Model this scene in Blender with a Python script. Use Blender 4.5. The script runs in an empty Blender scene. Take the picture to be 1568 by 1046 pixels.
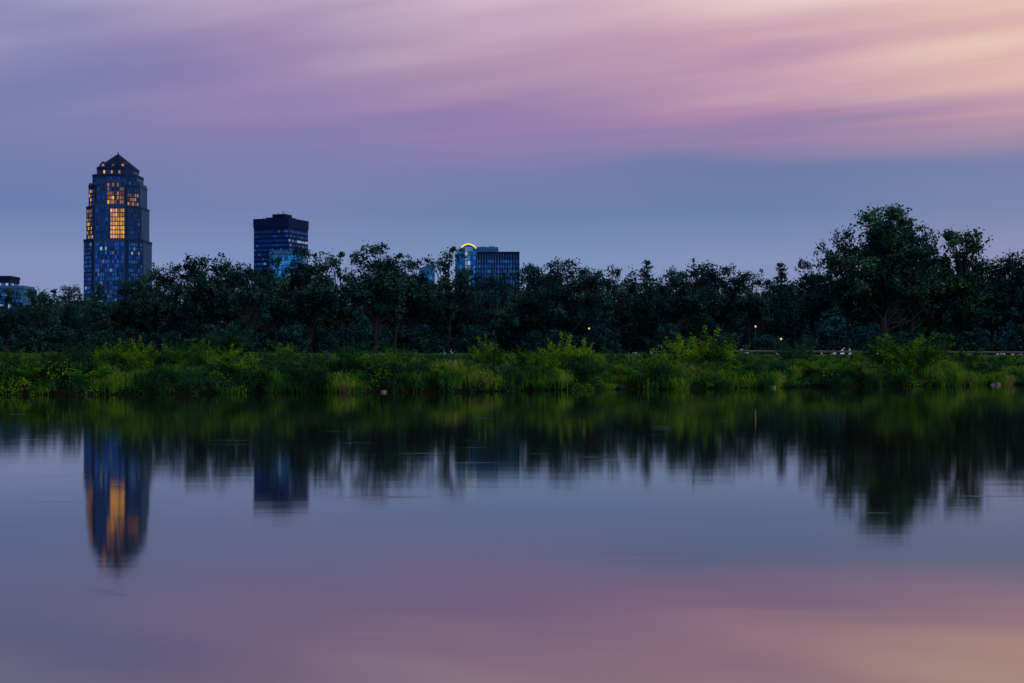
import bpy, math, random, bmesh
import numpy as np
from mathutils import Vector, Matrix
random.seed(7)
rng = np.random.default_rng(7)
F = 2178.0; U0 = 784.0; VH = 554.0; CH = 2.0
def wx(u, Y): return (u-U0)/F*Y
def wz(v, Y): return CH+(VH-v)/F*Y
def lin(c):
    return tuple(((x/255)/12.92 if x/255 <= 0.04045 else ((x/255+0.055)/1.055)**2.4) for x in c)+(1.0,)
scene = bpy.context.scene
scene.view_settings.view_transform = 'Standard'
scene.view_settings.look = 'None'
scene.view_settings.exposure = 0
COL = scene.collection

# ------------------------------------------------------------ materials
def newmat(name):
    m = bpy.data.materials.new(name); m.use_nodes = True
    nt = m.node_tree; nt.nodes.clear()
    out = nt.nodes.new('ShaderNodeOutputMaterial')
    return m, nt, out
def N(nt, t, **kw):
    n = nt.nodes.new(t)
    for k, v in kw.items(): setattr(n, k, v)
    return n
def ramp(nt, stops, interp='LINEAR'):
    r = N(nt, 'ShaderNodeValToRGB'); cr = r.color_ramp; cr.interpolation = interp
    while len(cr.elements) > 1: cr.elements.remove(cr.elements[-1])
    cr.elements[0].position = stops[0][0]; cr.elements[0].color = stops[0][1]
    for p, c in stops[1:]:
        e = cr.elements.new(p); e.color = c
    return r
def math_n(nt, op, a, b=None, c=None, clamp=False):
    n = N(nt, 'ShaderNodeMath', operation=op); n.use_clamp = clamp
    for i, x in enumerate((a, b, c)):
        if x is None: continue
        if isinstance(x, (int, float)): n.inputs[i].default_value = x
        else: nt.links.new(x, n.inputs[i])
    return n.outputs[0]
def foliage_mat(name, cols, nscale=0.35, transl=0.3, world=False, spread=0.5, contrast=2.6, orand=0.4, detail=2):
    m, nt, out = newmat(name)
    tc = N(nt, 'ShaderNodeTexCoord'); geo = N(nt, 'ShaderNodeNewGeometry'); oi = N(nt, 'ShaderNodeObjectInfo')
    nz = N(nt, 'ShaderNodeTexNoise'); nz.inputs['Scale'].default_value = nscale; nz.inputs['Detail'].default_value = detail
    nt.links.new(geo.outputs['Position'] if world else tc.outputs['Object'], nz.inputs['Vector'])
    a = math_n(nt, 'MULTIPLY_ADD', nz.outputs['Fac'], contrast, 0.5-contrast*0.5)
    b = math_n(nt, 'MULTIPLY_ADD', geo.outputs['Random Per Island'], spread, -spread*0.5)
    c = math_n(nt, 'MULTIPLY_ADD', oi.outputs['Random'], orand, -orand*0.5)
    s = math_n(nt, 'ADD', a, b); s = math_n(nt, 'ADD', s, c, clamp=True)
    n = len(cols)
    r = ramp(nt, [(i/(n-1), tuple(c)+(1,)) for i, c in enumerate(cols)])
    nt.links.new(s, r.inputs[0])
    d = N(nt, 'ShaderNodeBsdfDiffuse'); nt.links.new(r.outputs[0], d.inputs[0])
    if transl > 0:
        t = N(nt, 'ShaderNodeBsdfTranslucent'); mx = N(nt, 'ShaderNodeMixShader')
        nt.links.new(r.outputs[0], t.inputs[0])
        mx.inputs[0].default_value = transl
        nt.links.new(d.outputs[0], mx.inputs[1]); nt.links.new(t.outputs[0], mx.inputs[2])
        nt.links.new(mx.outputs[0], out.inputs[0])
    else: nt.links.new(d.outputs[0], out.inputs[0])
    return m
def pbr(name, col, rough=0.6, metal=0.0, noise=0.25, scale=0.5, spec=0.5, emis=None, es=0.0, island=0.0):
    m, nt, out = newmat(name)
    p = N(nt, 'ShaderNodeBsdfPrincipled')
    geo = N(nt, 'ShaderNodeNewGeometry')
    nz = N(nt, 'ShaderNodeTexNoise'); nz.inputs['Scale'].default_value = scale; nz.inputs['Detail'].default_value = 3
    nt.links.new(geo.outputs['Position'], nz.inputs['Vector'])
    f = math_n(nt, 'MULTIPLY_ADD', nz.outputs['Fac'], noise*2, 1-noise)
    if island > 0:
        g = math_n(nt, 'MULTIPLY_ADD', geo.outputs['Random Per Island'], island*2, 1-island)
        f = math_n(nt, 'MULTIPLY', f, g)
    mul = N(nt, 'ShaderNodeVectorMath', operation='SCALE')
    mul.inputs[0].default_value = col[:3]; nt.links.new(f, mul.inputs['Scale'])
    nt.links.new(mul.outputs[0], p.inputs['Base Color'])
    p.inputs['Roughness'].default_value = rough; p.inputs['Metallic'].default_value = metal
    p.inputs['Specular IOR Level'].default_value = spec
    if emis:
        mul2 = N(nt, 'ShaderNodeVectorMath', operation='SCALE')
        mul2.inputs[0].default_value = emis[:3]; nt.links.new(math_n(nt, 'MULTIPLY', f, es), mul2.inputs['Scale'])
        nt.links.new(mul2.outputs[0], p.inputs['Emission Color']); p.inputs['Emission Strength'].default_value = 1.0
    nt.links.new(p.outputs[0], out.inputs[0])
    return m

M_bark = pbr('bark', (0.022, 0.024, 0.03), 0.9, noise=0.4, scale=3, spec=0.1)
M_tree = foliage_mat('tree_leaves', [(0.004, 0.017, 0.030), (0.008, 0.040, 0.052), (0.028, 0.092, 0.078)], 5, 0, contrast=3.8)
M_treehaze = foliage_mat('haze_tinted_tree_leaves', [(0.008, 0.040, 0.070), (0.014, 0.07, 0.10), (0.030, 0.115, 0.135)], 5, 0, contrast=3)  # aerial haze put into the leaf colour: lighter and bluer than the nearer trees
M_big = foliage_mat('big_tree_leaves', [(0.005, 0.024, 0.030), (0.014, 0.058, 0.046), (0.042, 0.13, 0.062)], 6, 0, contrast=3.8)
M_shrub = foliage_mat('shrub_leaves', [(0.006, 0.028, 0.016), (0.023, 0.10, 0.020), (0.085, 0.235, 0.016)], 0.5, world=True, contrast=4)
M_shrubY = foliage_mat('yellow_green_leaves', [(0.02, 0.11, 0.012), (0.10, 0.26, 0.012), (0.25, 0.38, 0.014)], 4)
M_shrubD = foliage_mat('dark_shrub_leaves', [(0.005, 0.026, 0.025), (0.011, 0.052, 0.033), (0.026, 0.10, 0.042)], 4)
M_grass = foliage_mat('grass_blades', [(0.007, 0.028, 0.018), (0.015, 0.07, 0.02), (0.04, 0.15, 0.018), (0.11, 0.24, 0.016), (0.13, 0.15, 0.06)], 0.3, world=True, spread=0.35, contrast=3.6, transl=0.2)

# ------------------------------------------------------------ mesh helpers
def quads_mesh(name, V, mats, matidx=None):
    V = np.asarray(V, dtype=np.float32); n = V.shape[0]
    me = bpy.data.meshes.new(name)
    me.vertices.add(n*4); me.vertices.foreach_set('co', V.reshape(-1))
    me.loops.add(n*4); me.loops.foreach_set('vertex_index', np.arange(n*4, dtype=np.int32))
    me.polygons.add(n); me.polygons.foreach_set('loop_start', np.arange(0, n*4, 4, dtype=np.int32))
    if matidx is not None: me.polygons.foreach_set('material_index', np.asarray(matidx, dtype=np.int32))
    for m in mats: me.materials.append(m)
    me.update(calc_edges=True)
    return me
def obj(name, me, parent=None, loc=(0, 0, 0), rot=0, sc=(1, 1, 1)):
    o = bpy.data.objects.new(name, me); COL.objects.link(o)
    o.location = loc; o.rotation_euler = (0, 0, rot); o.scale = sc
    if parent: o.parent = parent
    return o
def empty(name, loc=(0, 0, 0)):
    o = bpy.data.objects.new(name, None); COL.objects.link(o); o.location = loc; return o
def pymesh(name, verts, faces, mats):
    me = bpy.data.meshes.new(name); me.from_pydata(verts, [], faces)
    for m in mats: me.materials.append(m)
    me.update(); return me
def unit(a): return a/np.maximum(np.linalg.norm(a, axis=-1, keepdims=True), 1e-9)
def leaf_quads(C, size, up=0.4, aspect=0.55, out=None):
    n = len(C)
    nrm = rng.normal(size=(n, 3)); nrm[:, 2] += up
    if out is not None: nrm += out
    nrm = unit(nrm); r = rng.normal(size=(n, 3)); t = unit(np.cross(nrm, r)); b = np.cross(nrm, t)
    s = (size*rng.uniform(0.6, 1.35, (n, 1)))*0.5
    return np.stack([C-t*s, C-b*s*aspect, C+t*s, C+b*s*aspect], axis=1)
def tube(p0, p1, r0, r1, k=5):
    d = unit(p1-p0); a = unit(np.cross(d, np.array([0.3, 0.9, 0.2]))); b = np.cross(d, a)
    q = []
    ang = [2*math.pi*i/k for i in range(k+1)]
    ring = lambda p, r: [p+(a*math.cos(t)+b*math.sin(t))*r for t in ang]
    A = ring(p0, r0); B = ring(p1, r1)
    for i in range(k): q.append([A[i], A[i+1], B[i+1], B[i]])
    return q

# ------------------------------------------------------------ trees
def make_tree(name, leafmat, R=0.33, zlo=0.16, nl=70, sub=7, leaves=11, leaf=0.03, cr=0.075, lean=0.0, trunk=0.02, nlobe=7, asym=0.0, twigs=26):
    """trunk and limbs carrying several big irregular leaf masses (unit height)"""
    Q = []
    n = 7; tp = [np.array([0, 0, 0.])]
    for i in range(n):
        tp.append(tp[-1]+np.array([lean*0.1+rng.normal()*0.012, rng.normal()*0.012, 0.8/n]))
    for i in range(n): Q += tube(tp[i], tp[i+1], trunk*(1-i/n*0.8)+(.008 if i == 0 else 0), trunk*(1-(i+1)/n*0.8), 6)
    def axis(z): return np.array([np.interp(z, [p[2] for p in tp], [p[k] for p in tp]) for k in (0, 1)])
    lob = []
    for i in range(nlobe):
        az = 2.4*i+rng.uniform(-0.5, 0.5); f = (i+0.5)/nlobe
        z = zlo+(1-zlo)*(0.22+0.62*f); rr = R*rng.uniform(0.35, 0.72)*(1.25-0.75*f**2)
        S = np.array([R*rng.uniform(0.38, 0.6), R*rng.uniform(0.38, 0.6), (1-zlo)*rng.uniform(0.11, 0.17)])
        lob.append((np.array([math.cos(az)*rr*(1+asym*math.cos(az)), math.sin(az)*rr, z]), S))
    lob.append((np.array([rng.normal()*0.03, rng.normal()*0.03, 1-(1-zlo)*0.14]), np.array([R*0.5, R*0.5, (1-zlo)*0.14])))
    lob.append((np.array([0, 0, zlo+(1-zlo)*0.4]), np.array([R*0.75, R*0.75, (1-zlo)*0.34])))
    wts = np.array([l[1].prod()**0.67 for l in lob]); wts /= wts.sum()
    C = []; O = []
    for i in range(nl):
        c0, S = lob[rng.choice(len(lob), p=wts)]
        dv = unit(rng.normal(size=3)+np.array([0, 0, 0.25])); c = c0+dv*S*rng.uniform(0.5, 1.0)
        c[2] = min(c[2], 1-cr*0.5)
        z = c[2]; zt = max(0.1, z*rng.uniform(0.45, 0.75)); a0 = axis(zt); p0 = np.array([a0[0], a0[1], zt])
        m1 = p0+(c-p0)*0.5+np.array([0, 0, -0.02])+rng.normal(size=3)*0.015
        Q += tube(p0, m1, 0.0075, 0.005, 4)+tube(m1, c, 0.005, 0.002, 3)
        s = cr*rng.uniform(0.6, 1.3)
        for j in range(sub):
            o = unit(rng.normal(size=3))*s*rng.uniform(0.3, 1.0)*np.array([1.15, 1.15, 0.65]); cc = c+o
            k = max(3, int(rng.normal(leaves, leaves*0.4)))
            L = rng.normal(size=(k, 3))*s*0.30
            C.append(cc+L); O.append(np.repeat((o/s+dv*0.6)[None], k, 0)+L/s)
    for i in range(twigs):
        c0, S = lob[rng.integers(0, len(lob)-1)]; dv = unit(rng.normal(size=3)+np.array([0, 0, 0.9])); p0 = c0+dv*S*0.9; p1 = p0+dv*np.array([0.04, 0.04, 0.05])*rng.uniform(0.5, 1.3)
        if p1[2] > 1.01: continue
        Q += tube(p0, p1, 0.003, 0.001, 3); k = 14; t = rng.uniform(0.1, 1.05, (k, 1)); C.append(p0+(p1-p0)*t+rng.normal(size=(k, 3))*0.011); O.append(np.zeros((k, 3)))
    C = np.concatenate(C); O = np.concatenate(O)
    L = leaf_quads(C, leaf, 0.5, 0.6, out=unit(O)*0.9)
    V = np.concatenate([np.array(Q), L])
    return quads_mesh(name, V, [M_bark, leafmat], np.concatenate([np.zeros(len(Q)), np.ones(len(L))]))
def make_conifer(name, leafmat, leaf=0.028):
    Q = tube(np.array([0, 0, 0.]), np.array([0, 0, 0.97]), 0.014, 0.002, 6); C = []
    z = 0.1
    while z < 0.97:
        R = 0.24*(1-z)**0.8+0.012; m = 7
        for j in range(m):
            az = rng.uniform(0, 6.28); r = R*rng.uniform(0.6, 1.15)
            p0 = np.array([0, 0, z]); p1 = p0+np.array([math.cos(az)*r, math.sin(az)*r, -0.25*r+0.02])
            Q += tube(p0, p1, 0.004, 0.001, 3)
            k = int(8+130*r); t = rng.uniform(0.2, 1.05, (k, 1))
            C.append(p0+(p1-p0)*t+rng.normal(size=(k, 3))*np.array([0.014, 0.014, 0.01]))
        z += rng.uniform(0.025, 0.045)
    C = np.concatenate(C); L = leaf_quads(C, leaf, 0.6, 0.4)
    V = np.concatenate([np.array(Q), L])
    return quads_mesh(name, V, [M_bark, leafmat], np.concatenate([np.zeros(len(Q)), np.ones(len(L))]))

T1 = dict(leaf=0.025, leaves=14)
protos = [make_tree('deciduous_a', M_tree, **T1), make_tree('deciduous_b', M_tree, R=0.37, nlobe=6, nl=66, **T1),
          make_tree('deciduous_c', M_tree, R=0.29, zlo=0.22, nl=58, nlobe=5, **T1), make_tree('deciduous_d', M_tree, R=0.34, cr=0.085, nl=52, sub=9, nlobe=4, **T1),
          make_tree('deciduous_e', M_tree, R=0.4, zlo=0.26, nl=56, cr=0.068, nlobe=6, asym=0.2, **T1),
          make_tree('deciduous_f', M_tree, R=0.31, zlo=0.2, nl=48, cr=0.06, nlobe=8, **T1)]
far = [make_tree('far_deciduous_a', M_treehaze, zlo=0.05, leaf=0.036, leaves=9), make_tree('far_deciduous_b', M_treehaze, R=0.38, zlo=0.05, leaf=0.036, leaves=9)]
con = [make_conifer('conifer_a', M_tree), make_conifer('conifer_b', M_tree)]

# ------------------------------------------------------------ terrain
SX = np.array([-3000, -400, -120, -31, 0, 29, 46, 80, 160, 500, 3000.]); SY = np.array([60, 60, 74, 85, 97, 115, 124, 138, 155, 170, 170.])
def shore(x):
    x = np.asarray(x, dtype=float)
    return np.interp(x, SX, SY)+0.9*np.sin(x*0.31)+0.5*np.sin(x*0.83+1)+0.3*np.sin(x*1.9)
DD = np.array([-40, -6, -1, 0, 0.4, 2.5, 8, 20, 35, 60, 400, 9000.]); DZ = np.array([-1.8, -1.2, -0.35, 0.0, 0.3, 0.75, 1.2, 1.6, 2.5, 2.8, 3.0, 3.0])
def gz(x, y):
    x = np.asarray(x, dtype=float); y = np.asarray(y, dtype=float)
    d = y-shore(x); z = np.interp(d, DD, DZ)
    z = z+np.where(d > 1, 0.12*np.sin(x*0.4+y*0.3)+0.08*np.sin(x*1.1-y*0.7), 0)
    return np.where(y < 0, np.interp(y, [-60, -12, -4, 0], [1.2, 0.9, -0.3, -1.2]), z)
xs = np.concatenate([np.array([-8000, -4000, -2000, -1000, -500, -300, -200]), np.arange(-150, 151, 1.2), np.array([200, 300, 500, 1000, 2000, 4000, 8000])])
ys = np.concatenate([np.array([-300, -60, -30, -12, -8, -4, 0, 20, 40]), np.arange(55, 200, 0.8), np.array([220, 260, 320, 400, 600, 900, 1400, 2500, 5000, 9000])])
X, Y = np.meshgrid(xs, ys); Z = gz(X, Y)
P = np.stack([X, Y, Z], -1)
nx, ny = len(xs), len(ys)
me = bpy.data.meshes.new('ground'); me.vertices.add(nx*ny); me.vertices.foreach_set('co', P.reshape(-1).astype(np.float32))
I = (np.arange(ny-1)[:, None]*nx+np.arange(nx-1)[None]).reshape(-1)
Fq = np.stack([I, I+1, I+nx+1, I+nx], 1)
me.loops.add(Fq.size); me.loops.foreach_set('vertex_index', Fq.reshape(-1).astype(np.int32))
me.polygons.add(len(Fq)); me.polygons.foreach_set('loop_start', np.arange(0, Fq.size, 4, dtype=np.int32)); me.update(calc_edges=True)
m, nt, out = newmat('soil_and_turf')
geo = N(nt, 'ShaderNodeNewGeometry'); sep = N(nt, 'ShaderNodeSeparateXYZ'); nt.links.new(geo.outputs['Position'], sep.inputs[0])
nz = N(nt, 'ShaderNodeTexNoise'); nz.inputs['Scale'].default_value = 1.2; nz.inputs['Detail'].default_value = 6; nt.links.new(geo.outputs['Position'], nz.inputs[0])
a = math_n(nt, 'ADD', sep.outputs[2], math_n(nt, 'MULTIPLY_ADD', nz.outputs['Fac'], 1.0, -0.5))
r = ramp(nt, [(0.0, (0.006, 0.008, 0.005, 1)), (0.35, (0.008, 0.014, 0.007, 1)), (0.8, (0.01, 0.035, 0.01, 1)), (1.0, (0.02, 0.06, 0.016, 1))]); nt.links.new(math_n(nt, 'DIVIDE', a, 1.8, clamp=True), r.inputs[0])
d = N(nt, 'ShaderNodeBsdfDiffuse'); nt.links.new(r.outputs[0], d.inputs[0])
bp = N(nt, 'ShaderNodeBump'); bp.inputs['Distance'].default_value = 0.15; nt.links.new(nz.outputs['Fac'], bp.inputs['Height']); nt.links.new(bp.outputs[0], d.inputs['Normal'])
nt.links.new(d.outputs[0], out.inputs[0])
me.materials.append(m); obj('ground', me)

# ------------------------------------------------------------ water
m, nt, out = newmat('lake_water')
geo = N(nt, 'ShaderNodeNewGeometry')
mp = N(nt, 'ShaderNodeMapping'); mp.inputs['Scale'].default_value = (0.25, 1.1, 1); nt.links.new(geo.outputs['Position'], mp.inputs[0])
n1 = N(nt, 'ShaderNodeTexNoise'); n1.inputs['Scale'].default_value = 1.0; n1.inputs['Detail'].default_value = 2; nt.links.new(mp.outputs[0], n1.inputs[0])
mp2 = N(nt, 'ShaderNodeMapping'); mp2.inputs['Scale'].default_value = (0.35, 1.5, 1); nt.links.new(geo.outputs['Position'], mp2.inputs[0])
n2 = N(nt, 'ShaderNodeTexNoise'); n2.inputs['Scale'].default_value = 1.0; n2.inputs['Detail'].default_value = 2; nt.links.new(mp2.outputs[0], n2.inputs[0])
patch = ramp(nt, [(0.66, (0, 0, 0, 1)), (0.78, (1, 1, 1, 1))]); nt.links.new(n2.outputs['Fac'], patch.inputs[0])
rough = math_n(nt, 'MULTIPLY_ADD', patch.outputs[0], 0.13, 0.062)
bp = N(nt, 'ShaderNodeBump'); bp.inputs['Strength'].default_value = 1.0; bp.inputs['Distance'].default_value = 0.0012; nt.links.new(n1.outputs['Fac'], bp.inputs['Height'])
gl = N(nt, 'ShaderNodeBsdfGlossy'); gl.distribution = 'BECKMANN'; gl.inputs['Color'].default_value = (0.98, 0.94, 0.90, 1); nt.links.new(rough, gl.inputs['Roughness']); nt.links.new(bp.outputs[0], gl.inputs['Normal'])
df = N(nt, 'ShaderNodeBsdfDiffuse'); df.inputs[0].default_value = (0.012, 0.014, 0.012, 1)
fr = N(nt, 'ShaderNodeFresnel'); fr.inputs['IOR'].default_value = 1.33
fac = math_n(nt, 'MULTIPLY_ADD', fr.outputs[0], 0.74, 0.28, clamp=True)
mx = N(nt, 'ShaderNodeMixShader'); nt.links.new(fac, mx.inputs[0]); nt.links.new(df.outputs[0], mx.inputs[1]); nt.links.new(gl.outputs[0], mx.inputs[2])
nt.links.new(mx.outputs[0], out.inputs[0])
wm = pymesh('lake_water', [(-8000, -10, 0), (8000, -10, 0), (8000, 180, 0), (-8000, 180, 0)], [(0, 1, 2, 3)], [m])
obj('lake_water', wm)

# ------------------------------------------------------------ tree line
prof = np.array([(-400, 440), (-100, 436), (0, 445), (60, 441), (110, 441), (150, 438), (200, 430), (235, 408), (270, 406), (310, 391), (350, 399), (385, 406), (405, 424), (430, 394), (475, 388), (500, 402), (520, 392), (545, 410), (575, 380), (600, 394), (630, 402), (655, 418), (685, 386), (705, 404), (730, 414), (780, 412), (830, 405), (865, 401), (900, 410), (950, 411), (990, 404), (1020, 412), (1070, 403), (1100, 408), (1150, 413), (1200, 405), (1250, 402), (1300, 405), (1400, 400), (1500, 400), (1600, 385), (1700, 390), (2100, 400)], float)
def pv(u): return float(np.interp(u, prof[:, 0], prof[:, 1]))
TL = empty('distant_tree_line')
def plant(me, u, v, Yd, wide=1.0, name='tree', parent=TL):
    x = wx(u, Yd); z0 = float(gz(x, Yd))-0.1; H = wz(v, Yd)-z0
    s = H*wide
    return obj(name, me, parent, (x, Yd, z0), random.uniform(0, 6.28), (s, s, H))
front = [(-60, 436), (10, 441), (62, 437), (108, 437), (152, 430), (196, 427), (235, 403), (275, 402), (312, 384), (350, 395), (383, 402), (428, 388), (476, 381), (520, 386), (576, 372), (604, 388), (632, 398), (686, 378), (715, 409), (760, 411), (808, 404), (835, 402), (866, 396), (905, 405), (948, 407), (990, 394), (1030, 408), (1068, 397), (1108, 404), (1150, 410), (1196, 398), (1245, 399)]
for i, (u, v) in enumerate(front):
    Yd = 320+random.uniform(-14, 18)
    isc = u in (152, 990, 1196)
    plant(random.choice(con) if isc else protos[(i*3+i//6) % 6], u, v, Yd, 1.2 if isc else random.uniform(0.78, 1.1))
for u in range(-380, 2000, 42):
    plant(random.choice(protos+con[:1]), u+random.uniform(-14, 14), pv(u)+random.uniform(12, 38), 365+random.uniform(-14, 14), random.uniform(0.9, 1.15))
for u in range(-380, 2000, 46):
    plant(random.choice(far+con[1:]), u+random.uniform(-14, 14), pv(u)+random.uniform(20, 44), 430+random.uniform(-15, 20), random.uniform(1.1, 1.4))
us = [make_tree('understorey_a', M_tree, R=0.5, zlo=0.0, nl=36, sub=7, leaves=16, leaf=0.06, cr=0.17),
      make_tree('understorey_b', M_treehaze, R=0.5, zlo=0.0, nl=36, sub=7, leaves=16, leaf=0.06, cr=0.17)]
for u in range(-380, 2000, 36):
    plant(random.choice(us), u+random.uniform(-12, 12), random.uniform(478, 512), random.uniform(335, 350), random.uniform(0.9, 1.4), 'understorey')
for u in range(-380, 2000, 36):
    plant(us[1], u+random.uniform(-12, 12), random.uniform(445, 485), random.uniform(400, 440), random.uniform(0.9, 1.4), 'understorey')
for u in range(-300, 1900, 50):
    plant(us[0], u+random.uniform(-25, 25), random.uniform(498, 520), random.uniform(255, 275), random.uniform(0.9, 1.4), 'understorey')

# individual trees on the right
big = make_tree('big_tree_crown', M_big, R=0.38, zlo=0.2, nl=170, sub=8, leaves=14, leaf=0.021, cr=0.058, trunk=0.026, nlobe=9, twigs=50)
plant(big, 1354, 318, 300, 1.05, 'cottonwood_tree', None).rotation_euler[2] = 0.0
md = make_tree('maple_crown', M_big, R=0.33, zlo=0.15, nl=100, leaves=14, leaf=0.025, cr=0.068, nlobe=6)
plant(protos[4], 1296, 346, 306, 0.66, 'maple_tree', None)
plant(protos[1], 1392, 336, 308, 0.66, 'maple_tree', None)
plant(md, 1476, 349, 312, 0.98, 'maple_tree', None)
plant(protos[0], 1572, 370, 314, 0.95, 'maple_tree', None)
plant(protos[3], 1640, 360, 314, 0.95, 'maple_tree', None)
plant(md, 1420, 386, 318, 0.95, 'maple_tree', None)
plant(protos[1], 1520, 386, 318, 1.0, 'maple_tree', None)

# ------------------------------------------------------------ bank grass
def grass(n, d0, d1, h0, h1, x0=-70, x1=80, w=0.035, per=45, sp=0.28, arch=False):
    nt_ = n//per
    tx = rng.uniform(x0, x1, nt_); td = rng.uniform(d0, d1, nt_)
    th = rng.uniform(h0, h1, nt_)*(0.6+0.8*(0.5+0.5*np.sin(tx*0.55+td*0.4)*np.cos(tx*0.21-td)))
    k = rng.integers(0, nt_, n)
    x = tx[k]+rng.normal(size=n)*sp; d = np.maximum(td[k]+rng.normal(size=n)*sp, -0.15)
    y = shore(x)+d; z = np.maximum(gz(x, y), 0)-0.03
    h = th[k]*rng.uniform(0.5, 1.15, n)
    up = np.array([0, 0, 1.])
    if arch:
        dx = x-tx[k]; dy = d-td[k]; az = np.arctan2(dy-0.12, dx)+rng.normal(size=n)*0.5; lean = h*rng.uniform(0.4, 1.1, n); mz = 0.9; tz = rng.uniform(0.3, 0.9, n)
    else:
        az = rng.uniform(0, 6.28, n); lean = h*rng.uniform(0.1, 0.9, n); mz = 0.62; tz = 0.92
    B = np.stack([x, y, z], 1); D = np.stack([np.cos(az), np.sin(az)-(0 if arch else 0.3), 0*az], 1)
    Wd = np.stack([-np.sin(az), np.cos(az), 0*az], 1)*w*0.5*rng.uniform(0.6, 1.4, (n, 1))
    rot = rng.uniform(-1, 1, (n, 1)); Wd = Wd+D*rot*w*0.4
    Mid = B+D*(lean*0.35)[:, None]+up*(h*mz)[:, None]
    Tip = B+D*lean[:, None]+up*(h*tz)[:, None]
    return np.stack([B-Wd, B+Wd, Mid+Wd*0.9, Mid-Wd*0.9], 1), np.stack([Mid-Wd*0.9, Mid+Wd*0.9, Tip+Wd*0.15, Tip-Wd*0.15], 1)
parts = []
for a in (grass(100000, 0, 4.5, 0.45, 1.1, per=170, sp=0.33, arch=True, w=0.036), grass(45000, 3, 14, 0.3, 0.75), grass(34000, 12, 34, 0.25, 0.7, w=0.05)):
    parts += list(a)
obj('riverbank_grass', quads_mesh('riverbank_grass', np.concatenate(parts), [M_grass]))

# ------------------------------------------------------------ bank weeds
def dome(cx, cy, cz, R, H, n, leaf):
    ph = rng.uniform(0, 6.28, n); ct = rng.uniform(0, 1, n); st = np.sqrt(1-ct**2)
    rr = rng.uniform(0.6, 1.08, n)
    lump = 1+0.22*np.sin(ph*3+cx)+0.15*np.sin(ph*7+ct*6)
    O = np.stack([np.cos(ph)*st*R*lump, np.sin(ph)*st*R*lump, ct*H*(1+0.2*np.sin(ph*4+cy))], 1)*rr[:, None]
    return leaf_quads(O+np.array([cx, cy, cz]), leaf, 0.5, 0.45, out=unit(O)*1.3)
W1 = []; W2 = []; W3 = []
for i in range(720):
    x = random.uniform(-68, 78); dd = random.choice([random.uniform(-0.1, 1.2), random.uniform(1, 5), random.uniform(4, 22)])
    y = float(shore(x))+dd; R = random.uniform(0.35, 1.3)*(0.75 if dd < 1.2 else 1); H = R*random.uniform(0.8, 1.4)*(1 if dd < 5 else 0.65)
    q = dome(x, y, float(gz(x, y))-0.1, R, H, int(270*R*R+120), random.uniform(0.10, 0.15))
    if dd < 1.2: (W3 if random.random() < 0.65 else W1).append(q)
    else: random.choice([W1, W1, W1, W2, W3, W3]).append(q)
obj('riverbank_weeds', quads_mesh('riverbank_weeds', np.concatenate(W1+W2+W3), [M_shrub, M_shrubY, M_shrubD],
    np.concatenate([np.zeros(sum(map(len, W1))), np.ones(sum(map(len, W2))), 2*np.ones(sum(map(len, W3)))])))

def make_shrub(name, mat, stems=26, leaf=0.055, n=150):
    Q = []; C = []
    for i in range(stems):
        az = rng.uniform(0, 6.28); t = rng.uniform(0, 1)**0.7*0.75; L = rng.uniform(0.6, 1.02)
        p = np.array([rng.normal()*0.04, rng.normal()*0.04, 0.]); d = np.array([math.cos(az)*math.sin(t), math.sin(az)*math.sin(t), math.cos(t)])
        q = p
        for s in range(4):
            d = unit(d+rng.normal(size=3)*0.1+np.array([math.cos(az), math.sin(az), -0.3])*0.06); e = q+d*L/4
            Q += tube(q, e, 0.009*(1-s*0.22), 0.009*(1-(s+1)*0.22), 3)
            k = n//4; tt = rng.uniform(0, 1, (k, 1)); C.append(q+(e-q)*tt+rng.normal(size=(k, 3))*0.055*(1.25-0.25*s)); q = e
    C = np.concatenate(C); L = leaf_quads(C, leaf, 0.5, 0.4, out=unit(C-np.array([0, 0, .3]))*1.0)
    return quads_mesh(name, np.concatenate([np.array(Q), L]), [M_bark, mat], np.concatenate([np.zeros(len(Q)), np.ones(len(L))]))
shr = {'g': [make_shrub('green_shrub_a', M_shrub), make_shrub('green_shrub_b', M_shrub, 20)],
       'y': [make_shrub('yellow_shrub_a', M_shrubY, 18), make_shrub('yellow_shrub_b', M_shrubY, 22)],
       'd': [make_shrub('dark_shrub_a', M_shrubD, 24)],
       'w': [make_shrub('willow_shrub_mesh', M_shrub, 40, leaf=0.045, n=220)]}
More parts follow.
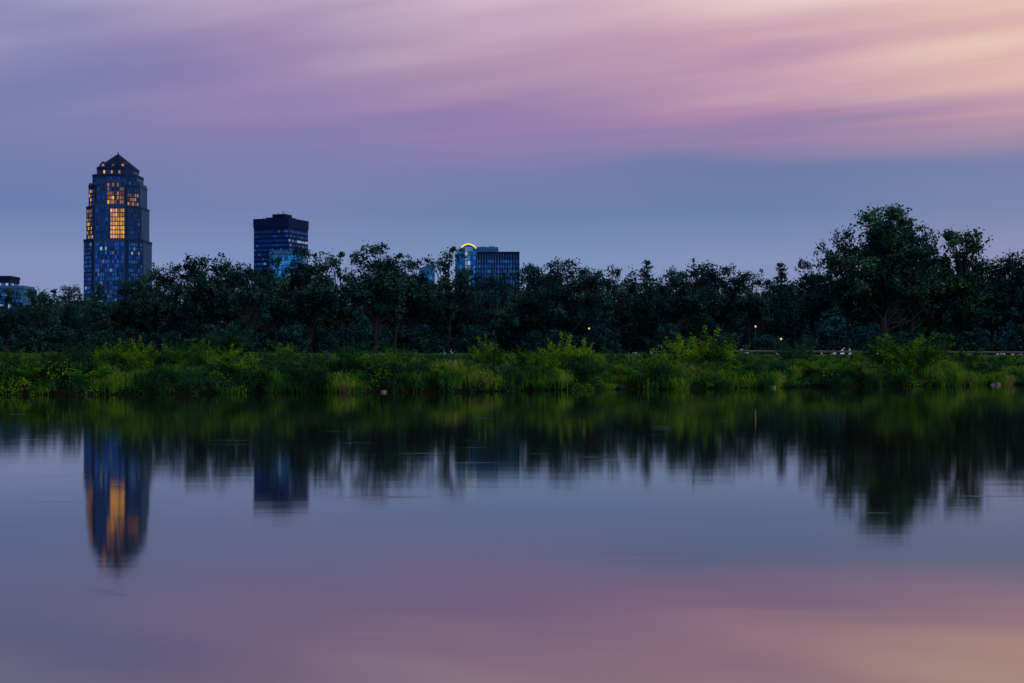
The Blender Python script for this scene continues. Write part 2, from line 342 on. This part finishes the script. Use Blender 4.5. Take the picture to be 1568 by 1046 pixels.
shrubs = [(190, 502, 75, 'g', 16), (165, 508, 60, 'g', 14), (215, 513, 60, 'y', 13), (285, 503, 55, 'g', 20), (262, 515, 70, 'g', 12), (310, 520, 50, 'g', 14), (350, 524, 60, 'y', 20), (130, 520, 60, 'd', 18), (240, 522, 60, 'd', 16),
          (360, 490, 80, 'd', 34), (330, 505, 60, 'd', 34), (440, 510, 70, 'g', 14), (400, 526, 60, 'd', 10), (480, 528, 60, 'd', 10), (375, 538, 110, 'g', 3), (560, 530, 120, 'g', 4), (540, 515, 80, 'd', 20), (610, 524, 60, 'g', 14),
          (665, 531, 70, 'd', 9), (745, 511, 50, 'y', 16), (760, 520, 50, 'g', 14), (800, 528, 60, 'g', 9), (860, 508, 70, 'y', 17), (890, 516, 60, 'y', 15), (835, 526, 60, 'g', 9), (940, 528, 60, 'd', 9),
          (1000, 534, 80, 'g', 6), (1045, 508, 70, 'y', 15), (1078, 498, 90, 'y', 16), (1110, 508, 80, 'g', 14), (1140, 526, 60, 'g', 9), (1222, 508, 70, 'd', 10), (1212, 518, 50, 'd', 8), (1300, 528, 60, 'g', 10),
          (1390, 498, 120, 'w', 6), (1356, 518, 90, 'w', 7), (1429, 520, 80, 'w', 7), (1480, 524, 60, 'g', 14), (1540, 533, 60, 'g', 7), (20, 526, 70, 'g', 14), (75, 530, 60, 'g', 13), (110, 521, 50, 'd', 16), (-60, 522, 90, 'g', 12), (1620, 520, 90, 'g', 8), (-150, 515, 90, 'g', 12), (1700, 510, 90, 'g', 8),
          (60, 545, 110, 'g', 3), (690, 548, 100, 'g', 2.5), (820, 544, 100, 'g', 2.5), (900, 548, 90, 'd', 2.5), (1180, 542, 90, 'd', 4), (1250, 546, 90, 'g', 3), (235, 544, 110, 'g', 4), (445, 545, 100, 'd', 3), (1060, 550, 80, 'd', 3), (1500, 545, 90, 'd', 3), (130, 546, 110, 'g', 3), (620, 546, 90, 'd', 3), (760, 548, 90, 'd', 3), (960, 544, 90, 'g', 3), (0, 548, 90, 'd', 3), (1120, 546, 80, 'g', 3), (1320, 548, 80, 'd', 3)]
for u, v, w, t, dd in shrubs:
    Yd = 100.0
    for _ in range(6): Yd = float(shore(wx(u, Yd)))+dd
    x = wx(u, Yd); z0 = float(gz(x, Yd))-0.08; H = max(0.6, wz(v, Yd)-z0); R = w/F*Yd/1.1
    nm = {'g': 'shrub', 'y': 'shrub', 'd': 'shrub', 'w': 'willow_bush'}[t]
    obj(nm, random.choice(shr[t]), None, (x, Yd, z0), random.uniform(0, 6.28), (R, R, H))

# shoreline rocks
M_rock = pbr('grey_stone', (0.13, 0.14, 0.16), 0.8, noise=0.4, scale=4)
def rock(u, wpx, hpx):
    Yd = 100.
    for _ in range(6): x = wx(u, Yd); Yd = float(shore(x))-0.1
    bm = bmesh.new(); bmesh.ops.create_icosphere(bm, subdivisions=3, radius=1)
    ph = random.uniform(0, 9)
    for vv in bm.verts:
        c = vv.co; k = 1+0.18*math.sin(c.x*3.1+ph)+0.14*math.sin(c.y*4.3+ph*2)+0.1*math.sin(c.z*5+c.x*4)
        vv.co = c*k
        vv.co.z = min(vv.co.z, 0.6)
    me = bpy.data.meshes.new('rock'); bm.to_mesh(me); bm.free(); me.materials.append(M_rock)
    o = obj('rock', me, None, (x, Yd, 0.03), random.uniform(0, 3)); s = wpx/F*Yd/2; o.scale = (s, s, hpx/F*Yd)
for a in [(588, 10, 4), (1183, 12, 4), (1524, 15, 6)]: rock(*a)

# ------------------------------------------------------------ guardrail
M_steel = pbr('weathered_steel', (0.06, 0.075, 0.07), 0.8, 0.0, noise=0.3, scale=2, spec=0.2)
gr = empty('guardrail'); v = []; f = []
gx = np.arange(17, 95, 1.0)
prf = [(0.50, 0), (0.55, -0.05), (0.60, 0), (0.65, -0.05), (0.72, 0)]
for x in gx:
    y = float(np.interp(x, SX, SY))+32; z = 2.45
    for h, o_ in prf: v.append((x, y+o_, z+h))
for i in range(len(gx)-1):
    for j in range(4): a = i*5+j; f.append((a, a+5, a+6, a+1))
obj('rail', pymesh('rail', v, f, [M_steel]), gr)
v = []; f = []
for x in gx[::4]:
    y = float(np.interp(x, SX, SY))+32.1; b = len(v)
    for zz in (1.9, 3.15):
        for dx, dy in ((-.06, 0), (.06, 0), (.06, .12), (-.06, .12)): v.append((x+dx, y+dy, zz))
    for k in range(4): f.append((b+k, b+(k+1) % 4, b+4+(k+1) % 4, b+4+k))
    f.append((b+4, b+5, b+6, b+7))
obj('posts', pymesh('posts', v, f, [M_steel]), gr)

# ------------------------------------------------------------ street lamps (lit)
M_pole = pbr('painted_pole', (0.03, 0.035, 0.035), 0.5)
M_glow = pbr('lamp_globe', (0.4, 0.35, 0.25), 0.4, emis=(1.0, 0.78, 0.5), es=0.7, noise=0.05)
for u, v_, Yd in [(1157, 500, 270), (902, 503, 280), (1196, 519, 250)]:
    x = wx(u, Yd); z0 = float(gz(x, Yd)); zt = wz(v_, Yd); L = empty('street_lamp', (x, Yd, z0)); h = zt-z0
    q = tube(np.array([0, 0, 0.]), np.array([0, 0, 0.6]), 0.14, 0.12, 8)+tube(np.array([0, 0, 0.6]), np.array([0, 0, h-0.3]), 0.08, 0.06, 8)+tube(np.array([0, 0, h-0.3]), np.array([0, 0, h-0.2]), 0.2, 0.2, 8)
    obj('pole', quads_mesh('pole', np.array(q), [M_pole]), L)
    bm = bmesh.new(); bmesh.ops.create_uvsphere(bm, u_segments=12, v_segments=8, radius=0.18); me = bpy.data.meshes.new('globe'); bm.to_mesh(me); bm.free(); me.materials.append(M_glow)
    obj('globe', me, L, (0, 0, h))

# ------------------------------------------------------------ buildings
M_gran = pbr('dark_granite', (0.006, 0.028, 0.10), 0.7, noise=0.15, scale=0.05, spec=0.1)
M_granL = pbr('granite_piers', (0.02, 0.065, 0.20), 0.7, noise=0.15, scale=0.05, spec=0.1)
M_glass = pbr('dark_glass', (0.01, 0.06, 0.22), 0.2, 0.8, noise=0.3, scale=0.08, island=0.5)
M_glassB = pbr('blue_glass', (0.035, 0.21, 0.6), 0.15, 0.9, noise=0.3, scale=0.06, island=0.35)
M_glassC = pbr('bright_blue_glass', (0.06, 0.55, 1.0), 0.15, 0.9, noise=0.3, scale=0.06, island=0.2)
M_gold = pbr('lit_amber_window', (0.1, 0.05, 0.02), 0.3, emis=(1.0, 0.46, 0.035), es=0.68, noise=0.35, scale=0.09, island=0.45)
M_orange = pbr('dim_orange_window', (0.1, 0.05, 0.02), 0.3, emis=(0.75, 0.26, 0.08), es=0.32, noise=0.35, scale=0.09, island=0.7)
M_cool = pbr('lit_pale_window', (0.1, 0.1, 0.1), 0.3, emis=(0.40, 0.68, 1.0), es=0.33, noise=0.3, scale=0.2, island=0.8)
M_navy = pbr('navy_cladding', (0.005, 0.016, 0.08), 0.7, noise=0.2, scale=0.05, spec=0.05)
M_roof = pbr('roof_slate', (0.005, 0.012, 0.04), 0.7, noise=0.2, scale=0.1, spec=0.05)
M_yel = pbr('lit_yellow_trim', (0.3, 0.3, 0.1), 0.4, emis=(0.75, 0.72, 0.15), es=1.0, noise=0.1)
M_pale = pbr('pale_columns', (0.03, 0.14, 0.34), 0.6, noise=0.1, spec=0.1)
def prism(pts, z0, z1, V, Fc):
    b = len(V); n = len(pts)
    V += [(p[0], p[1], z0) for p in pts]+[(p[0], p[1], z1) for p in pts]
    for i in range(n): j = (i+1) % n; Fc.append((b+i, b+j, b+n+j, b+n+i))
    Fc.append(tuple(b+n+i for i in range(n)))
def box(cx, cy, w, d): return [(cx-w/2, cy-d/2), (cx+w/2, cy-d/2), (cx+w/2, cy+d/2), (cx-w/2, cy+d/2)]
def octo(w, c):
    h = w/2; return [(-h+c, -h), (h-c, -h), (h, -h+c), (h, h-c), (h-c, h), (-h+c, h), (-h, h-c), (-h, -h+c)]
def windows(pts, z0, z1, px, pz, ww, wh, fn, store, off=0.12, faces=None):
    n = len(pts)
    for i in range(n):
        if faces is not None and i not in faces: continue
        A = np.array(pts[i]); B = np.array(pts[(i+1) % n]); L = np.linalg.norm(B-A)
        if L < px*1.2: continue
        t = (B-A)/L; nr = np.array([t[1], -t[0]]); m = int((L-0.6)/px); s0 = (L-m*px)/2
        for k in range(int((z1-z0)/pz)):
            z = z0+(k+0.5)*pz
            for j in range(m):
                c = A+t*(s0+(j+0.5)*px)+nr*off; kind = fn(c[0], z, i)
                if kind is None: continue
                a = c-t*ww/2; b = c+t*ww/2
                store.setdefault(kind, []).append([(a[0], a[1], z-wh/2), (b[0], b[1], z-wh/2), (b[0], b[1], z+wh/2), (a[0], a[1], z+wh/2)])
def finish(root, store, mats):
    for k, q in store.items(): obj(k, quads_mesh(k, np.array(q), [mats[k]]), root)
WM = {'dark_windows': M_glass, 'amber_windows': M_gold, 'orange_windows': M_orange, 'pale_windows': M_cool, 'blue_windows': M_glassB, 'bright_windows': M_glassC}

# --- art-deco skyscraper
Yt = 1307.; xt = wx(181, Yt); sk = empty('skyscraper', (xt, Yt, 0)); s = 0.6
zv = lambda v: wz(v, Yt)
k_ = 0.975
tiers = [(92*k_, 0, zv(370)), (85*k_, zv(370), zv(320)), (79*k_, zv(320), zv(288)), (69*k_, zv(288), zv(271)), (57*k_, zv(271), zv(260))]
V = []; Fc = []; store = {}
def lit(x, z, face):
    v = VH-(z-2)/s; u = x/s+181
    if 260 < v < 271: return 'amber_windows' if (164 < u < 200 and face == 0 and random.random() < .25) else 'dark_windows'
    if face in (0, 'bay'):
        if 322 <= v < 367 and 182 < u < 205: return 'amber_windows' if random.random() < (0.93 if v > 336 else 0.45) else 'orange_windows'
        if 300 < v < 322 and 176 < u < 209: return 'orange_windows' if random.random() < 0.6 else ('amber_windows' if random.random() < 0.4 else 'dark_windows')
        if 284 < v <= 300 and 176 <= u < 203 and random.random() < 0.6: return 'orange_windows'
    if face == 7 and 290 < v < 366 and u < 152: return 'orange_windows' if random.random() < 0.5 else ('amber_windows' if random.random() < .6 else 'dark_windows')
    if face == 1 and 300 < v < 316 and random.random() < 0.5: return 'orange_windows'
    if random.random() < (0.06 if v > 370 else 0.012): return 'pale_windows'
    if random.random() < (0.5 if v > 366 else 0.12): return 'blue_windows'
    return 'dark_windows'
for w, z0, z1 in tiers:
    p = octo(w*s, w*s*0.2); prism(p, z0, z1, V, Fc)
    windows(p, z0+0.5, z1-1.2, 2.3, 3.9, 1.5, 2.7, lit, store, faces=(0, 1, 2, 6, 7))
for w, z0, z1 in tiers:
    p = octo(w*s+0.8, w*s*0.2+0.3); prism(p, z1-0.9, z1+0.5, V, Fc)
obj('walls', pymesh('walls', V, Fc, [M_gran]), sk)
V = []; Fc = []
bw = 46*s; bz = zv(279)
for sgn in (0, 1, 3):
    e = 1.2 if sgn == 0 else 0.15
    def R(p, a=sgn*math.pi/2): return (p[0]*math.cos(a)-p[1]*math.sin(a), p[0]*math.sin(a)+p[1]*math.cos(a))
    for (zz0, zz1, dep, bwk) in [(0, zv(370), tiers[0][0]*s/2+e, bw), (zv(370), zv(318), tiers[1][0]*s/2+e, bw*0.98), (zv(318), bz, tiers[2][0]*s/2+e, bw*0.9)]:
        pb = [R((-bwk/2, -dep)), R((bwk/2, -dep)), R((bwk/2, -dep+8)), R((-bwk/2, -dep+8))]
        prism(pb, zz0, zz1 if sgn == 0 else zz1-2.5, V, Fc)
        if sgn == 0:
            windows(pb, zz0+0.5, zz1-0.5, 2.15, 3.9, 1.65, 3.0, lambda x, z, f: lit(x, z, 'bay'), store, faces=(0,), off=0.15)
        nb = 6
        if sgn == 0:
            for k in range(nb+1):
                xx = -bwk/2+bwk*k/nb
                pp = [R((xx-0.3, -dep-0.4)), R((xx+0.3, -dep-0.4)), R((xx+0.3, -dep-0.01)), R((xx-0.3, -dep-0.01))]
                prism(pp, zz0, zz1+0.7, V, Fc)
obj('piers', pymesh('piers', V, Fc, [M_granL]), sk)
V = []; Fc = []
base = octo(57*s-1, 57*s*0.2); zb = zv(260)+0.6; ap = zv(236)
V += [(p[0], p[1], zb) for p in base]+[(0, 0, ap)]; Fc += [(i, (i+1) % 8, 8) for i in range(8)]
prism(box(0, 0, 0.7, 0.7), ap-2, zv(233), V, Fc)
obj('pyramid_roof', pymesh('pyramid_roof', V, Fc, [M_roof]), sk)
q = []
for i in range(8):
    q += tube(np.array([base[i][0], base[i][1], zb]), np.array([0, 0, ap+0.1]), 0.35, 0.2, 4)
obj('roof_ribs', quads_mesh('roof_ribs', np.array(q), [M_gran]), sk)
V = []; Fc = []
for cx in (-9, 0, 9):
    y0 = -57*s/2-0.2; b = len(V); w = 3.2
    V += [(cx-w, y0, zb), (cx+w, y0, zb), (cx+w, y0, zb+2.0), (cx, y0, zb+5), (cx-w, y0, zb+2.0), (cx, y0+9, zb+5), (cx-w, y0+5, zb+2), (cx+w, y0+5, zb+2)]
    Fc += [(b, b+1, b+2, b+3, b+4), (b+3, b+2, b+7, b+5), (b+4, b+3, b+5, b+6)]
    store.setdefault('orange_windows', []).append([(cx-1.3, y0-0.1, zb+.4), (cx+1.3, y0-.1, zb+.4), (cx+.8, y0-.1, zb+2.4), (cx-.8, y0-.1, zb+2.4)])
obj('dormers', pymesh('dormers', V, Fc, [M_gran]), sk)
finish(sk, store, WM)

# --- square office tower
Yo = 1200.; s = Yo/F; th = math.radians(-21); w = 60*s
root = empty('office_tower', (wx(430.5, Yo), Yo, 0)); V = []; Fc = []; store = {}
def rp(p): c, q = math.cos(th), math.sin(th); return (p[0]*c-p[1]*q, p[0]*q+p[1]*c)
p = [rp(a) for a in box(0, 0, w, w)]
zt = wz(338, Yo); prism(p, 0, zt, V, Fc)
p2 = [rp(a) for a in box(0, 0, w+0.8, w+0.8)]; prism(p2, zt-7, zt+0.4, V, Fc)
obj('walls', pymesh('walls', V, Fc, [M_navy]), root)
V = []; Fc = []
prism([rp(a) for a in box(1, 0, 12, 12)], zt+0.4, wz(329, Yo), V, Fc); prism([rp(a) for a in box(0, 0, 20, 16)], zt+0.4, wz(334, Yo), V, Fc)
for a, h in ((-3, 326), (2, 324), (5, 328)): prism([rp(b) for b in box(a, 0, 0.4, 0.4)], wz(329, Yo)-2, wz(h, Yo), V, Fc)
for k in range(8): prism([rp(b) for b in box(-15+k*4.2, -10, 0.5, 0.5)], zt+0.4, zt+random.uniform(1, 2.4), V, Fc)
obj('roof_plant', pymesh('roof_plant', V, Fc, [M_roof]), root)
def ok(x, z, f):
    if f == 1 and z > 88 and (int(z/3.8) % 3) == 0: return 'pale_windows' if random.random() < .6 else 'blue_windows'
    if random.random() < 0.03: return 'pale_windows'
    if random.random() < (.4 if f == 1 else .12): return 'blue_windows'
    return 'dark_windows'
windows(p, 2, zt-8, 1.9, 3.8, 1.5, 1.9, ok, store)
finish(root, store, WM)

def simple_building(name, u0, u1, vtop, Yb, depth, wall, kindf, px=2.4, pz=3.8, ww=1.8, wh=2.4, fins=None, steps=()):
    s = Yb/F; xc = wx((u0+u1)/2, Yb); W_ = (u1-u0)*s; zt = wz(vtop, Yb)
    root = empty(name, (xc, Yb, 0)); V = []; Fc = []; st = {}
    p = box(0, depth/2, W_, depth); prism(p, 0, zt, V, Fc)
    prism(box(0, depth/2, W_+0.7, depth+0.7), zt-1.6, zt+0.3, V, Fc)
    for (a, b, vt) in steps:
        prism(box(((a+b)/2-(u0+u1)/2)*s, depth/2, (b-a)*s, depth*0.6), zt-1, wz(vt, Yb), V, Fc)
    obj('walls', pymesh('walls', V, Fc, [wall]), root)
    windows(p, 1, zt-2, px, pz, ww, wh, kindf, st)
    finish(root, st, WM)
    if fins:
        V = []; Fc = []; n = fins
        for k in range(n+1): prism(box(-W_/2+W_*k/n, -0.5, 0.55, 0.6), 0, zt-1.8, V, Fc)
        obj('columns', pymesh('columns', V, Fc, [M_pale]), root)
    return root
def bl(x, z, f):
    r = random.random(); return 'pale_windows' if r < 0.07 else ('blue_windows' if r < 0.4 else 'bright_windows')
dk = lambda x, z, f: 'pale_windows' if random.random() < 0.04 else 'dark_windows'
simple_building('glass_office_building', 413, 464, 386, 1050, 20, M_pale, bl, ww=2.0, wh=3.2, steps=[(416, 438, 383), (444, 456, 384)])
simple_building('office_block', 730, 762, 379, 1130, 26, M_pale, bl, steps=[(733, 745, 377), (748, 757, 376.5)], ww=2.1, wh=2.6)
simple_building('columned_office_building', 731, 795, 386, 1090, 28, M_navy, lambda x, z, f: 'blue_windows' if random.random() < .5 else 'dark_windows', fins=16, steps=[(762, 780, 384.5)])
simple_building('low_office_building', -30, 15, 423, 1000, 20, M_navy, lambda x, z, f: random.choice(['dark_windows', 'blue_windows', 'blue_windows', 'pale_windows']))
simple_building('low_office_building', -30, 36, 438, 900, 20, M_pale, bl)
simple_building('low_office_building', 10, 40, 443, 930, 20, M_navy, dk)
Yb = 1100.; s = Yb/F; uc = 714; root = empty('arched_glass_building', (wx(uc, Yb), Yb, 0))
pr = [(697, 560), (731, 560), (731, 386), (729, 381), (726, 377.5), (721, 375), (716, 374.4), (711, 376), (706, 380), (701, 386), (697, 391)]
pr = [((a-uc)*s, wz(b, Yb) if b < 550 else 0) for a, b in pr]; n = len(pr)
V = [(a, 0, b) for a, b in pr]+[(a, 22, b) for a, b in pr]; Fc = [tuple(range(n)), tuple(range(2*n-1, n-1, -1))]+[(i, i+n, (i+1) % n+n, (i+1) % n) for i in range(n)]
obj('walls', pymesh('walls', V, Fc, [M_pale]), root)
st = {}
def ak(x, z, f):
    topz = np.interp(x, [a for a, b in reversed(pr[2:])], [b for a, b in reversed(pr[2:])])
    if z > topz-2.5: return None
    if -1 < x < 4 and random.random() < .6: return 'pale_windows'
    return 'blue_windows' if random.random() < .7 else 'bright_windows'
windows([((697-uc)*s, 0), ((731-uc)*s, 0)], 1, wz(377, Yb), 2.1, 3.6, 1.8, 3.1, ak, st, faces=(0,)); finish(root, st, WM)
q = []
arc = [(a, b) for a, b in pr[3:9]]
for (a, b), (c, d_) in zip(arc[:-1], arc[1:]): q += tube(np.array([a, -0.6, b+0.3]), np.array([c, -0.6, d_+0.3]), 0.55, 0.55, 6)
obj('lit_arch', quads_mesh('lit_arch', np.array(q), [M_yel]), root)
Yb = 900.; s = Yb/F; root = empty('sloped_roof_building', (wx(653, Yb), Yb, 0))
pr = [(-11, 0), (11, 0), (11, wz(409, Yb)), (4, wz(404, Yb)), (-11, wz(412, Yb))]; pr = [(a*s, b) for a, b in pr]; n = 5
V = [(a, 0, b) for a, b in pr]+[(a, 16, b) for a, b in pr]; Fc = [tuple(range(n)), tuple(range(2*n-1, n-1, -1))]+[(i, i+n, (i+1) % n+n, (i+1) % n) for i in range(n)]
obj('walls', pymesh('walls', V, Fc, [M_pale]), root)
st = {}; windows([(-11*s, 0), (11*s, 0)], 1, wz(414, Yb), 2.0, 3.5, 1.6, 2.4, bl, st, faces=(0,)); finish(root, st, WM)

# ------------------------------------------------------------ sky
w = bpy.data.worlds.new('World'); scene.world = w; w.use_nodes = True; nt = w.node_tree; nt.nodes.clear()
out = N(nt, 'ShaderNodeOutputWorld'); bg = N(nt, 'ShaderNodeBackground'); nt.links.new(bg.outputs[0], out.inputs[0])
tc = N(nt, 'ShaderNodeTexCoord'); sep = N(nt, 'ShaderNodeSeparateXYZ'); nt.links.new(tc.outputs['Generated'], sep.inputs[0])
x_, y_, z_ = sep.outputs
h2 = math_n(nt, 'SQRT', math_n(nt, 'ADD', math_n(nt, 'MULTIPLY', x_, x_), math_n(nt, 'ADD', math_n(nt, 'MULTIPLY', y_, y_), 1e-6)))
zc = math_n(nt, 'MAXIMUM', z_, 0.012)
S = math_n(nt, 'DIVIDE', x_, h2)
t0 = math_n(nt, 'DIVIDE', math_n(nt, 'MAXIMUM', z_, 0.0), h2)
PX = math_n(nt, 'DIVIDE', x_, zc); PY = math_n(nt, 'DIVIDE', y_, zc)
pp = math_n(nt, 'ADD', math_n(nt, 'MULTIPLY', PX, 0.553), math_n(nt, 'MULTIPLY', PY, 0.8335))
al = math_n(nt, 'ADD', math_n(nt, 'MULTIPLY', PX, -0.8335), math_n(nt, 'MULTIPLY', PY, 0.553))
def noise(sp, sa, detail, seed, dist=0.0):
    cv = N(nt, 'ShaderNodeCombineXYZ'); nt.links.new(math_n(nt, 'MULTIPLY', pp, sp), cv.inputs[0]); nt.links.new(math_n(nt, 'MULTIPLY', al, sa), cv.inputs[1]); cv.inputs[2].default_value = seed
    n = N(nt, 'ShaderNodeTexNoise'); n.inputs['Scale'].default_value = 1; n.inputs['Detail'].default_value = detail; n.inputs['Roughness'].default_value = 0.45; n.inputs['Distortion'].default_value = dist
    nt.links.new(cv.outputs[0], n.inputs[0]); return n.outputs['Fac']
nA = noise(1.3, 0.42, 2, 3.1, 0.4); nB = noise(3.0, 0.6, 2, 8.7, 0.5)
fade = N(nt, 'ShaderNodeMapRange'); fade.interpolation_type = 'SMOOTHSTEP'; fade.inputs['From Min'].default_value = 0.10; fade.inputs['From Max'].default_value = 0.24; nt.links.new(t0, fade.inputs['Value'])
off = math_n(nt, 'ADD', math_n(nt, 'MULTIPLY_ADD', nA, 0.18, -0.09), math_n(nt, 'MULTIPLY_ADD', nB, 0.05, -0.025))
t = math_n(nt, 'MULTIPLY_ADD', off, fade.outputs[0], t0)
f_ = math_n(nt, 'ADD', S, 0.5, clamp=True)
us_ = [0.161, 0.33, 0.5, 0.667, 0.839]
rows = [(0.0, [(140, 150, 188), (135, 150, 190), (132, 150, 190), (142, 150, 186), (150, 150, 182)]),
        (0.07, [(129, 144, 187), (125, 144, 189), (124, 146, 187), (130, 146, 187), (142, 147, 184)]),
        (0.105, [(106, 127, 174), (116, 130, 176), (107, 129, 172), (107, 129, 171), (121, 134, 173)]),
        (0.132, [(114, 127, 174), (122, 127, 174), (121, 125, 172), (110, 124, 168), (118, 128, 169)]),
        (0.165, [(123, 127, 175), (138, 126, 174), (153, 128, 173), (168, 133, 171), (182, 147, 170)]),
        (0.21, [(138, 136, 180), (157, 138, 178), (181, 149, 178), (203, 164, 180), (222, 184, 176)]),
        (0.262, [(160, 158, 193), (185, 168, 196), (209, 180, 198), (230, 201, 200), (245, 221, 198)]),
        (0.30, [(164, 163, 196), (190, 174, 198), (218, 192, 204), (238, 212, 206), (254, 238, 208)]),
        (0.6, [(150, 155, 195), (165, 165, 200), (185, 175, 200), (205, 190, 200), (235, 215, 200)])]
prev = None; pt = None
for tv, cols in rows:
    r = ramp(nt, [(u, lin(c)) for u, c in zip(us_, cols)], 'EASE'); nt.links.new(f_, r.inputs[0])
    if prev is None: prev = r.outputs[0]; pt = tv; continue
    mr = N(nt, 'ShaderNodeMapRange'); mr.inputs['From Min'].default_value = pt; mr.inputs['From Max'].default_value = tv; nt.links.new(t, mr.inputs['Value'])
    mx = N(nt, 'ShaderNodeMixRGB'); nt.links.new(mr.outputs[0], mx.inputs[0]); nt.links.new(prev, mx.inputs[1]); nt.links.new(r.outputs[0], mx.inputs[2])
    prev = mx.outputs[0]; pt = tv
nt.links.new(prev, bg.inputs[0]); bg.inputs[1].default_value = 1.0

sd = bpy.data.lights.new('sun', 'SUN'); sd.energy = 0.7; sd.angle = math.radians(25); sd.color = (1, 0.96, 0.85)
so = bpy.data.objects.new('sun', sd); COL.objects.link(so)
dirv = Vector((math.sin(math.radians(125)), math.cos(math.radians(125)), math.tan(math.radians(38))))
so.rotation_euler = dirv.to_track_quat('Z', 'Y').to_euler()

# ------------------------------------------------------------ camera
cd = bpy.data.cameras.new('camera'); cd.sensor_width = 36; cd.lens = 36*F/1568; cd.shift_y = (VH-523)/1568; cd.clip_end = 20000; cd.clip_start = 0.1
co = bpy.data.objects.new('camera', cd); COL.objects.link(co); co.location = (0, 0, CH); co.rotation_euler = (math.pi/2, 0, 0)
scene.camera = co
